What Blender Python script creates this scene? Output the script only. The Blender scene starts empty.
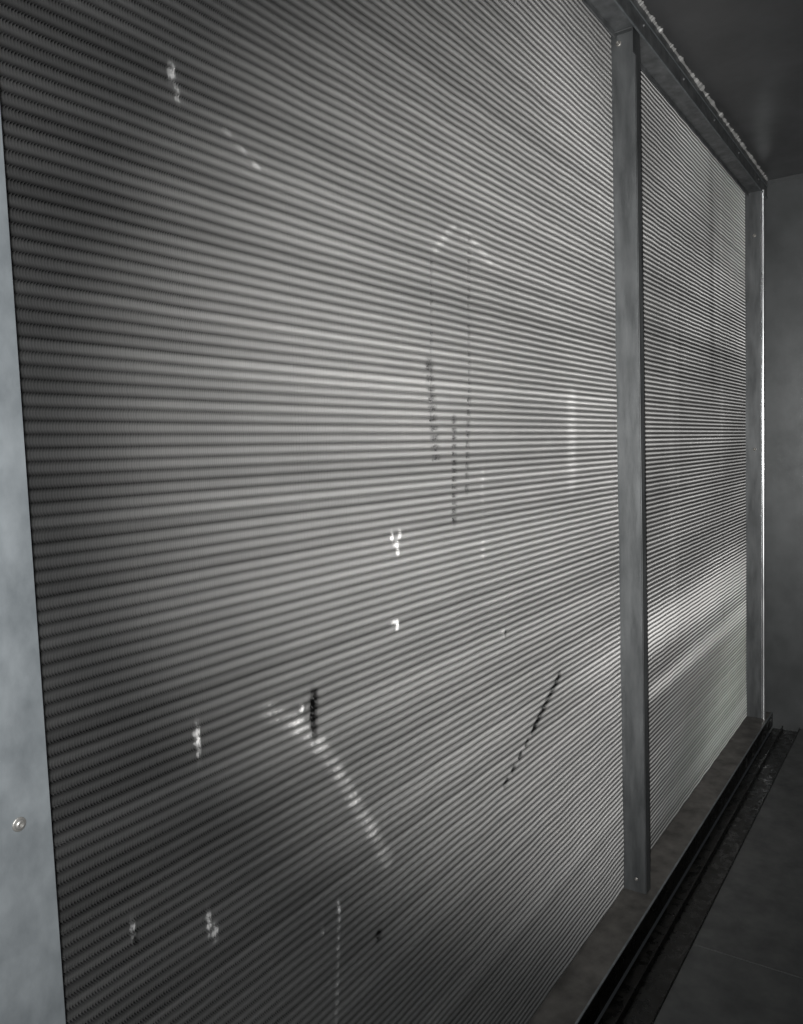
import bpy, math, random
import numpy as np
from mathutils import Vector, Matrix, noise
random.seed(4); rng=np.random.default_rng(7)
C=bpy.context.scene.collection
scene=bpy.context.scene

# ---------------- node helpers ----------------
def new_mat(name):
    m=bpy.data.materials.new(name); m.use_nodes=True
    nt=m.node_tree; b=nt.nodes['Principled BSDF']
    return m,nt,b
def add(nt,t,**kw):
    n=nt.nodes.new(t)
    for k,v in kw.items(): setattr(n,k,v)
    return n
def ramp(nt,src,stops):
    r=add(nt,'ShaderNodeValToRGB')
    el=r.color_ramp.elements
    while len(el)<len(stops): el.new(0.5)
    for e,(p,c) in zip(el,stops):
        e.position=p; e.color=(*c,1) if not isinstance(c,float) else (c,c,c,1)
    nt.links.new(src,r.inputs[0]); return r.outputs[0]
def noise_tex(nt,scale,detail=4,rough=.55,stretch=(1,1,1)):
    tc=add(nt,'ShaderNodeNewGeometry'); mp=add(nt,'ShaderNodeMapping'); mp.inputs['Scale'].default_value=stretch
    nt.links.new(tc.outputs['Position'],mp.inputs[0])
    n=add(nt,'ShaderNodeTexNoise'); n.inputs['Scale'].default_value=scale; n.inputs['Detail'].default_value=detail; n.inputs['Roughness'].default_value=rough
    nt.links.new(mp.outputs[0],n.inputs[0]); return n.outputs['Fac']
def bump(nt,b,src,strength,dist):
    bp=add(nt,'ShaderNodeBump'); bp.inputs['Strength'].default_value=strength; bp.inputs['Distance'].default_value=dist
    nt.links.new(src,bp.inputs['Height']); nt.links.new(bp.outputs[0],b.inputs['Normal'])

def galv(name,lo,hi,metal=.6,r0=.38,r1=.6,scale=22,stretch=(1,1,1),bs=.12):
    m,nt,b=new_mat(name)
    n=noise_tex(nt,scale,6,.6,stretch)
    nt.links.new(ramp(nt,n,[(.3,lo),(.7,hi)]),b.inputs['Base Color'])
    n2=noise_tex(nt,scale*2.3,5,.6,stretch)
    nt.links.new(ramp(nt,n2,[(.3,r0),(.7,r1)]),b.inputs['Roughness'])
    b.inputs['Metallic'].default_value=metal
    bump(nt,b,noise_tex(nt,60,4),bs,.001)
    return m
M_left=galv('galvanized_bright',(.145,.16,.168),(.25,.27,.28),.3,.5,.65,34,(1,1,.6))
M_post=galv('galvanized_post',(.06,.064,.066),(.14,.147,.15),.45,.36,.56,34,(1,1,.2))
M_edge_glint=galv('galvanized_edge_glint',(.7,.72,.73),(.95,.96,.97),.9,.25,.4,30,(1,1,.2))  # near-white copy of the post metal, edge highlight put into its colour
M_head=galv('galvanized_header',(.10,.105,.11),(.25,.26,.265),.5,.35,.55,26)
M_ceil=galv('ceiling_steel',(.12,.122,.125),(.17,.173,.177),.55,.32,.44,4)
M_end=galv('end_wall_steel',(.06,.064,.065),(.09,.095,.097),.5,.38,.5,7)
M_sill=galv('dirty_sill_steel',(.08,.076,.07),(.20,.19,.175),.4,.4,.65,18)
M_floor=galv('floor_steel',(.075,.078,.078),(.14,.143,.14),.3,.4,.6,14)
M_wet,nt,b=new_mat('wet_black_grime')
n=noise_tex(nt,35,7,.65)
nt.links.new(ramp(nt,n,[(.5,(.003,.003,.0025)),(.85,(.02,.017,.013))]),b.inputs['Base Color'])
nt.links.new(ramp(nt,n,[(.4,.2),(.7,.6)]),b.inputs['Roughness'])
bump(nt,b,noise_tex(nt,40,3),.15,.002)
M_seal,nt,b=new_mat('foil_sealant')
b.inputs['Base Color'].default_value=(.6,.6,.585,1); b.inputs['Metallic'].default_value=.4; b.inputs['Roughness'].default_value=.35
M_screw,nt,b=new_mat('zinc_screw')
b.inputs['Base Color'].default_value=(.35,.34,.32,1); b.inputs['Metallic'].default_value=.7; b.inputs['Roughness'].default_value=.45
M_dark,nt,b=new_mat('coil_interior_dark')
b.inputs['Base Color'].default_value=(.04,.04,.04,1); b.inputs['Roughness'].default_value=.8

# fin aluminium : wear attribute  (+ = scuffs, painted reflections; - = grime, painted shade)
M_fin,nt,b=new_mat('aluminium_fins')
at=add(nt,'ShaderNodeAttribute',attribute_name='wear_light')
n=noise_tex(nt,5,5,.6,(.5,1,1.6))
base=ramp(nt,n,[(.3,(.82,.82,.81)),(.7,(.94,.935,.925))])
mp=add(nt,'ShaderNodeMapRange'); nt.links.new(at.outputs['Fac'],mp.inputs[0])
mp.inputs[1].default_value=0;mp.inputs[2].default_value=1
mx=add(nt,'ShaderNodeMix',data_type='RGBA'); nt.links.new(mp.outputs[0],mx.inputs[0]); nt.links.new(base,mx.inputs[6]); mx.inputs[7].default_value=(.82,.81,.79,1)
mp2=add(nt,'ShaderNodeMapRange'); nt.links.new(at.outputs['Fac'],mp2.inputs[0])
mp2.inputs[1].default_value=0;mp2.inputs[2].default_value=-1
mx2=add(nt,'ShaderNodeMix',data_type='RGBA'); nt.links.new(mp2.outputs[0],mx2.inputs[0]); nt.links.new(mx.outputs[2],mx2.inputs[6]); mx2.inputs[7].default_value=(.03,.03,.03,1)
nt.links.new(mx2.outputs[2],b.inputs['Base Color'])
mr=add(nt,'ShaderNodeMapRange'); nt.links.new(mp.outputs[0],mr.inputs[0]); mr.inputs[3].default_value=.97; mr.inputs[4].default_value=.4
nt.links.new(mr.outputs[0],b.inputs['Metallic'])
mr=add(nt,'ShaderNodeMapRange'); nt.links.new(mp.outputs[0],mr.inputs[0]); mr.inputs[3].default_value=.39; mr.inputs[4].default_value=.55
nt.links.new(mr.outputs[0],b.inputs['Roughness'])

# ---------------- geometry helpers ----------------
class MB:
    def __init__(s): s.v=[];s.f=[];s.m=[]
    def box(s,x0,x1,y0,y1,z0,z1,m=0):
        k=len(s.v)
        s.v+=[(x0,y0,z0),(x1,y0,z0),(x1,y1,z0),(x0,y1,z0),(x0,y0,z1),(x1,y0,z1),(x1,y1,z1),(x0,y1,z1)]
        s.f+=[tuple(k+i for i in q) for q in [(0,3,2,1),(4,5,6,7),(0,1,5,4),(1,2,6,5),(2,3,7,6),(3,0,4,7)]]
        s.m+=[m]*6
    def hem(s,x,y,r,z0,z1,m):
        N=16;k=len(s.v)
        for z in (z0,z1):
            for i in range(N):
                t=2*math.pi*i/N; s.v.append((x+r*math.cos(t),y+r*math.sin(t),z))
        for i in range(N):
            j=(i+1)%N; s.f.append((k+i,k+j,k+N+j,k+N+i)); s.m.append(m)
        s.f.append(tuple(k+N+i for i in range(N))); s.m.append(m)
    def screw(s,c,ax,r,h,m):
        ax=Vector(ax).normalized(); u=ax.orthogonal().normalized(); w=ax.cross(u); c=Vector(c)
        prof=[(1.0,0),(1.0,.25),(.72,.35),(.62,.8),(.45,1.0),(.22,1.0),(.18,.55)]
        N=20;k=len(s.v)
        for rr,hh in prof:
            for i in range(N):
                t=2*math.pi*i/N
                s.v.append(tuple(c+u*(r*rr*math.cos(t))+w*(r*rr*math.sin(t))+ax*(h*hh)))
        for j in range(len(prof)-1):
            for i in range(N):
                a=k+j*N+i;b_=k+j*N+(i+1)%N
                s.f.append((a,b_,b_+N,a+N)); s.m.append(m)
        s.f.append(tuple(k+(len(prof)-1)*N+i for i in range(N))); s.m.append(m)
    def obj(s,name,mats,bev=0.0):
        me=bpy.data.meshes.new(name); me.from_pydata(s.v,[],s.f)
        for m in mats: me.materials.append(m)
        me.polygons.foreach_set('material_index',s.m); me.update()
        o=bpy.data.objects.new(name,me); C.objects.link(o)
        if bev:
            bm=o.modifiers.new('bevel','BEVEL'); bm.width=bev; bm.segments=2; bm.limit_method='ANGLE'; bm.angle_limit=1.0
        return o

WY=.60           # coil face
ZB,ZT=.060,1.946 # coil bottom / top
ZC=2.001         # ceiling
XE=3.150         # end wall
K=.6; HZ=1.08
P=.0110; PITCH=.0027; NS=6

# ---------------- finned coils ----------------
def W(a,h): return (a*K, HZ+h*K)
segs=[]
def dot(a,h,rx,rz,wear_light,bend): segs.append((W(a,h),W(a,h),rx,rz,wear_light,bend,0))
def line(a0,h0,a1,h1,r,wear_light,bend,dash=0): segs.append((W(a0,h0),W(a1,h1),r,r,wear_light,bend,dash))
dot(.862,.602,.0045,.009,.9,.001); dot(.872,.575,.0035,.010,.6,-.001)
dot(1.405,-.183,.003,.008,.55,.001);dot(1.435,-.180,.004,.006,.5,.001);dot(1.420,-.200,.006,.005,.6,.001);dot(1.425,-.218,.004,.006,.5,.001)
dot(1.412,-.383,.004,.007,.55,.001);dot(1.404,-.374,.009,.004,.5,.001); dot(1.913,-.502,.005,.006,.3,.001);dot(1.93,-.51,.004,.006,-.8,.001)
dot(.841,-.457,.0025,.020,.7,.001);dot(.836,-.45,.003,.008,.55,.001); dot(1.125,-.500,.006,.026,-1,-.003);dot(1.135,-.47,.004,.01,-.9,-.003); dot(1.09,-.475,.004,.005,.5,.001)
dot(.840,-.765,.003,.014,.7,.001); dot(.852,-.79,.004,.010,.6,.001); dot(.697,-.705,.002,.014,.6,.001)
dot(.70,-.72,.003,.006,-.8,.001)
line(1.175,-.909,1.150,-1.139,.0028,.28,.0008); dot(1.172,-.91,.003,.010,.4,.001); dot(1.12,-.93,.002,.008,.4,.001)
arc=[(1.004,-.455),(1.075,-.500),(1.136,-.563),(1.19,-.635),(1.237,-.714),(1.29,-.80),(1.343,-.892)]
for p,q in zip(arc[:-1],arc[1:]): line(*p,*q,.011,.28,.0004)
line(2.291,-.720,2.10,-.83,.007,-.95,.0006); line(2.10,-.83,1.901,-.932,.005,-.9,.0006,.03)
line(1.606,.446,1.583,.073,.004,-.35,.0006,.014); line(1.583,.2,1.60,-.03,.010,-.6,.0006,.014)
line(1.790,.528,1.766,.126,.005,-.45,.0006,.014); line(1.689,.075,1.674,-.171,.007,-.6,.0006,.012)
line(1.825,-.053,1.811,-.289,.005,.12,.0006,.012); line(1.766,.126,1.74,-.10,.006,-.5,.0006,.016)
line(1.62,.47,1.72,.55,.006,.18,.0004); line(1.76,.55,1.90,.49,.006,.14,.0004)
line(.967,.547,1.045,.503,.003,.2,.0008); dot(1.303,-1.043,.006,.008,-.9,.001)
line(2.43,.16,2.42,-.12,.020,.20,.0003)  # soft vertical glow painted into the fin colour

def coil(name,x0,x1,darken=0.0):  # last argument lowers fin tone evenly and scales the painted reflections
    nf=int((x1-x0)/PITCH)+1; nz=int((ZT-ZB)/(P/NS))+1
    xs=x0+np.arange(nf)*PITCH+rng.normal(0,.00014,nf)
    zs=ZB+np.arange(nz)*(P/NS)
    X=np.repeat(xs[:,None],nz,1); Z=np.repeat(zs[None,:],nf,0)
    X0=X.copy()
    u=((np.arange(nz)%NS)/NS)*2-1
    rowid=np.arange(nz)//NS
    amp=.0026*(1+rng.normal(0,.075,rowid.max()+1))[rowid]
    scal=-amp*(1-u*u)
    X=X+scal[None,:]
    for _ in range(8):
        kx,kz=rng.uniform(-12,12),rng.uniform(-14,14); X+= .00008*np.sin(X0*kx+Z*kz+rng.uniform(0,6.28))
    Y=WY-.0012*(1-u*u)[None,:]+np.zeros_like(X)
    for _ in range(6):
        kx,kz=rng.uniform(-60,60),rng.uniform(-40,40); Y+= .0002*np.sin(X0*kx+Z*kz+rng.uniform(0,6.28))
    wear_light=np.zeros_like(X)-darken
    rv=np.clip(rng.normal(0,.05,rowid.max()+1),-.12,.06)
    wear_light+=rv[rowid][None,:]
    wear_light-=(.58*np.clip((u*u-.14)/.86,0,1))[None,:]  # row valleys painted darker, shade between ridges put into colour
    if darken:
        for _ in range(14):  # vertical patches: uneven reflections painted into the fin tone
            cx=rng.uniform(x0,x1); wd=rng.uniform(.01,.05); zc=rng.uniform(.6,1.7); zl=rng.uniform(.15,.5)
            wear_light+=rng.uniform(-.16,.10)*np.exp(-((X0-cx)/wd)**2)*np.exp(-((Z-zc)/zl)**4)
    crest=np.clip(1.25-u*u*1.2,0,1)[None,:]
    wear_light+=crest*(.4+darken*2.6)*np.exp(-((Z-(HZ-.78*K))/.06)**2)*np.clip((X0-1.35)/.6,0,1)  # this band and the next are reflections painted into the fins
    wear_light+=crest*(.3+darken*1.8)*np.exp(-((Z-(HZ-1.03*K))/.025)**2)*np.clip((X0-1.7)/.3,0,1)
    for (p,q,rx,rz,w,bd,dash) in segs:
        px,pz=p;qx,qz=q; L=math.hypot(qx-px,qz-pz)
        if L<1e-6:
            t=0; dx=(X0-px)/rx; dz=(Z-pz)/rz
        else:
            t=np.clip(((X0-px)*(qx-px)+(Z-pz)*(qz-pz))/L**2,0,1)
            dx=(X0-px-t*(qx-px))/rx; dz=(Z-pz-t*(qz-pz))/rz
        g=np.exp(-(dx*dx+dz*dz)**1.5)
        if dash: g=g*(np.sin(t*L/dash*2*np.pi)>-.2)
        sel=g>.02
        jit=rng.uniform(.3,1,X.shape)
        cr=crest if (L>1e-6 and w<.9 and w>-.9) else 1
        wear_light=np.where(sel,wear_light+w*g*jit*cr*(1.4 if abs(w)>=.5 else 1),wear_light)
        X=np.where(sel,X+bd*g*jit,X); Y=np.where(sel,Y-(.0006 if w>0 else -.003)*g*jit,Y)
    wear_light=np.clip(wear_light,-1,1)
    DEP=.006
    F=np.stack([X,Y,Z],-1); B=np.stack([X0+scal[None,:],np.full_like(X,WY+DEP),Z],-1)
    co=np.concatenate([F.reshape(-1,3),B.reshape(-1,3)])
    n1=nf*nz
    idx=(np.arange(nf)[:,None]*nz+np.arange(nz-1)[None,:]).ravel()
    quads=np.stack([idx,idx+1,idx+1+n1,idx+n1],-1)
    nv=len(co)
    yb=WY+DEP+.001
    back=np.array([[x0-.01,yb,ZB],[x1+.01,yb,ZB],[x1+.01,yb,ZT],[x0-.01,yb,ZT]])
    co=np.concatenate([co,back]); quads=np.concatenate([quads,[[nv,nv+1,nv+2,nv+3]]])
    me=bpy.data.meshes.new(name)
    me.vertices.add(len(co)); me.vertices.foreach_set('co',co.astype(np.float32).ravel())
    me.loops.add(quads.size); me.loops.foreach_set('vertex_index',quads.astype(np.int32).ravel())
    me.polygons.add(len(quads)); me.polygons.foreach_set('loop_start',(np.arange(len(quads))*4).astype(np.int32))
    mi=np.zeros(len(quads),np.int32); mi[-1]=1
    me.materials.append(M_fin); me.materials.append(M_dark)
    me.polygons.foreach_set('material_index',mi)
    a=me.attributes.new('wear_light','FLOAT','POINT')
    wv=np.concatenate([wear_light.ravel(),wear_light.ravel()-.42,np.zeros(4)]).astype(np.float32)  # back edges painted darker, shade of the fin depth put into colour
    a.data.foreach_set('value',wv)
    me.update(calc_edges=True)
    me.polygons.foreach_set('use_smooth',np.zeros(len(quads),bool))
    o=bpy.data.objects.new(name,me); C.objects.link(o); return o
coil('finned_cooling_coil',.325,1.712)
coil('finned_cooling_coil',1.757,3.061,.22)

# ---------------- frame posts ----------------
def post(xa,xb,yf,thick=.002):
    m=MB()
    m.box(xa,xa+thick,yf,WY+.03,ZB,ZT)
    m.box(xa,xb,yf-.0004,yf+thick,ZB,ZT,1)
    m.box(xb-thick,xb,yf,WY+.03,ZB,ZT)
    return m
m=MB()
m.box(.10,.3287,.568,.570,.045,ZT+.02); m.box(.3267,.3287,.570,.585,.045,ZT+.02); m.box(.10,.102,.570,.61,.045,ZT+.02)
for z in (.30,.813,1.3,1.75): m.screw((.303,.568,z),(0,-1,0),.0055,.003,1)
m.obj('galvanized_frame_post',[M_left,M_screw],.0006)

m=post(1.713,1.742,.549)
m.box(1.690,1.714,.547,.549,ZT-.055,ZT); m.box(1.700,1.7135,.547,.59,ZT-.003,ZT)
m.screw((1.713,.585,ZT-.02),(-1,0,0),.006,.006,2)
m.screw((1.713,.572,ZB+.03),(-1,0,0),.004,.003,2)
m.obj('galvanized_frame_post',[M_post,M_post,M_screw],.0006)
m=post(3.062,3.100,.548)
m.box(3.100,3.149,.560,.562,ZB,ZT)
m.hem(3.066,.5425,.006,ZB,ZT,1)  # rod added along the post edge to catch a highlight
m.screw((3.062,.57,ZT-.15),(-1,0,0),.006,.004,2); m.screw((3.062,.57,ZT-.9),(-1,0,0),.006,.004,2)
m.obj('galvanized_frame_post',[M_post,M_edge_glint,M_screw],.0006)

# header rail
m=MB()
m.box(-.6,XE-.001,.545,WY+.03,ZT+.0005,ZT+.0025)
m.box(-.6,XE-.001,.543,.545,ZT-.006,ZC-.001)
m.box(-.6,XE-.001,.5405,.5445,ZT-.009,ZT-.005,2)
m.box(-.6,XE-.001,.5405,.543,ZT+.030,ZT+.033,2)
m.box(-.6,XE-.001,.588,.590,ZT-.012,ZT)
for x in np.arange(.2,3.1,.31): m.screw((x,.543,ZT+.018),(0,-1,0),.004,.0025,0)
m.obj('galvanized_header_rail',[M_head,M_screw,M_left],.0005)
vs=[];fs=[];N=1100
for i in range(N+1):
    x=-.5+ (XE-.005+.5)*i/N
    r=.0025+.007*abs(noise.noise(Vector((x*90,0,0))))+.006*max(0,noise.noise(Vector((x*17,3,0))))
    for j in range(5):
        t=j/4*math.pi/2
        vs.append((x,.5428-r*math.cos(t)*1.3,ZC-.0008-r*math.sin(t)))
for i in range(N):
    for j in range(4):
        a=i*5+j; fs.append((a,a+1,a+6,a+5))
me=bpy.data.meshes.new('sealant_bead'); me.from_pydata(vs,[],fs); me.materials.append(M_seal)
o=bpy.data.objects.new('sealant_bead',me); C.objects.link(o)

# sill / gutter / floor
m=MB()
m.box(-.6,XE-.001,.528,WY+.03,.058,.060)
m.box(-.6,XE-.001,.526,.528,.010,.061,1)
m.box(-.6,XE-.001,.525,.529,.061,.064,2)
m.obj('drain_pan_sill',[M_sill,M_wet,M_left],.0005)
m=MB()
m.box(-.6,XE-.001,.435,.525,-.006,.001)
m.box(-.6,XE-.001,.490,.4925,.001,.016,1)
m.box(-.6,XE-.001,.433,.435,-.006,.019,0)
m.obj('drain_gutter',[M_wet,M_wet],.0005)
m=MB()
for xa,xb in ((-.6,.45),(.452,1.655),(1.657,XE-.001)):
    m.box(xa,xb,-.55,.433,-.006,.014)
m.obj('floor',[M_floor],.001)
m=MB(); m.box(-.6,XE+.02,-.57,.65,ZC,ZC+.02); m.obj('ceiling',[M_ceil])
m=MB(); m.box(XE,XE+.02,-.57,.65,-.02,ZC)
m.box(XE-.002,XE,-.55,.55,ZC-.012,ZC-.001)
m.obj('wall_end',[M_end])
m=MB(); m.box(-.62,-.6,-.57,.65,-.02,ZC); m.obj('wall_left',[M_end])
m=MB(); m.box(-.6,XE,-.57,-.55,-.02,ZC); m.obj('wall_right',[M_end])
m=MB(); m.box(-.6,XE,.635,.65,-.02,ZC); m.obj('wall_back',[M_dark])

# ---------------- light ----------------
def lamp(name,kind,loc,e,r,col,aim=None,size=90):
    L=bpy.data.lights.new(name,kind); L.energy=e; L.shadow_soft_size=r; L.color=col
    o=bpy.data.objects.new(name,L); o.location=loc; C.objects.link(o)
    if kind=='SPOT':
        L.spot_size=math.radians(size); L.spot_blend=1
        o.rotation_euler=(Vector(aim)-Vector(loc)).to_track_quat('-Z','Y').to_euler()
    return o
lamp('phone_flash','POINT',(-.015,.02,HZ+.02),29,.012,(.98,.99,1))
lamp('torch','SPOT',(-.02,.01,HZ+.01),195,.012,(1,.985,.965),aim=(1.5,.6,HZ+.01),size=74)
w=bpy.data.worlds.new('World'); scene.world=w; w.use_nodes=True
w.node_tree.nodes['Background'].inputs[0].default_value=(.5,.55,.6,1); w.node_tree.nodes['Background'].inputs[1].default_value=.02
scene.view_settings.view_transform='Standard'

# ---------------- camera ----------------
cd=bpy.data.cameras.new('camera'); cam=bpy.data.objects.new('camera',cd); C.objects.link(cam)
fw=Vector((.8196,.5679,-.0752)).normalized(); up=Vector((.083,.0138,.9965)); rt=fw.cross(up).normalized(); up=rt.cross(fw)
M=Matrix.Identity(4)
for i in range(3): M[i][0]=rt[i];M[i][1]=up[i];M[i][2]=-fw[i]
M[0][3],M[1][3],M[2][3]=0,0,HZ
cam.matrix_world=M
cd.sensor_fit='VERTICAL'; cd.sensor_height=36; cd.lens=790/1024*36; cd.clip_start=.02
scene.camera=cam
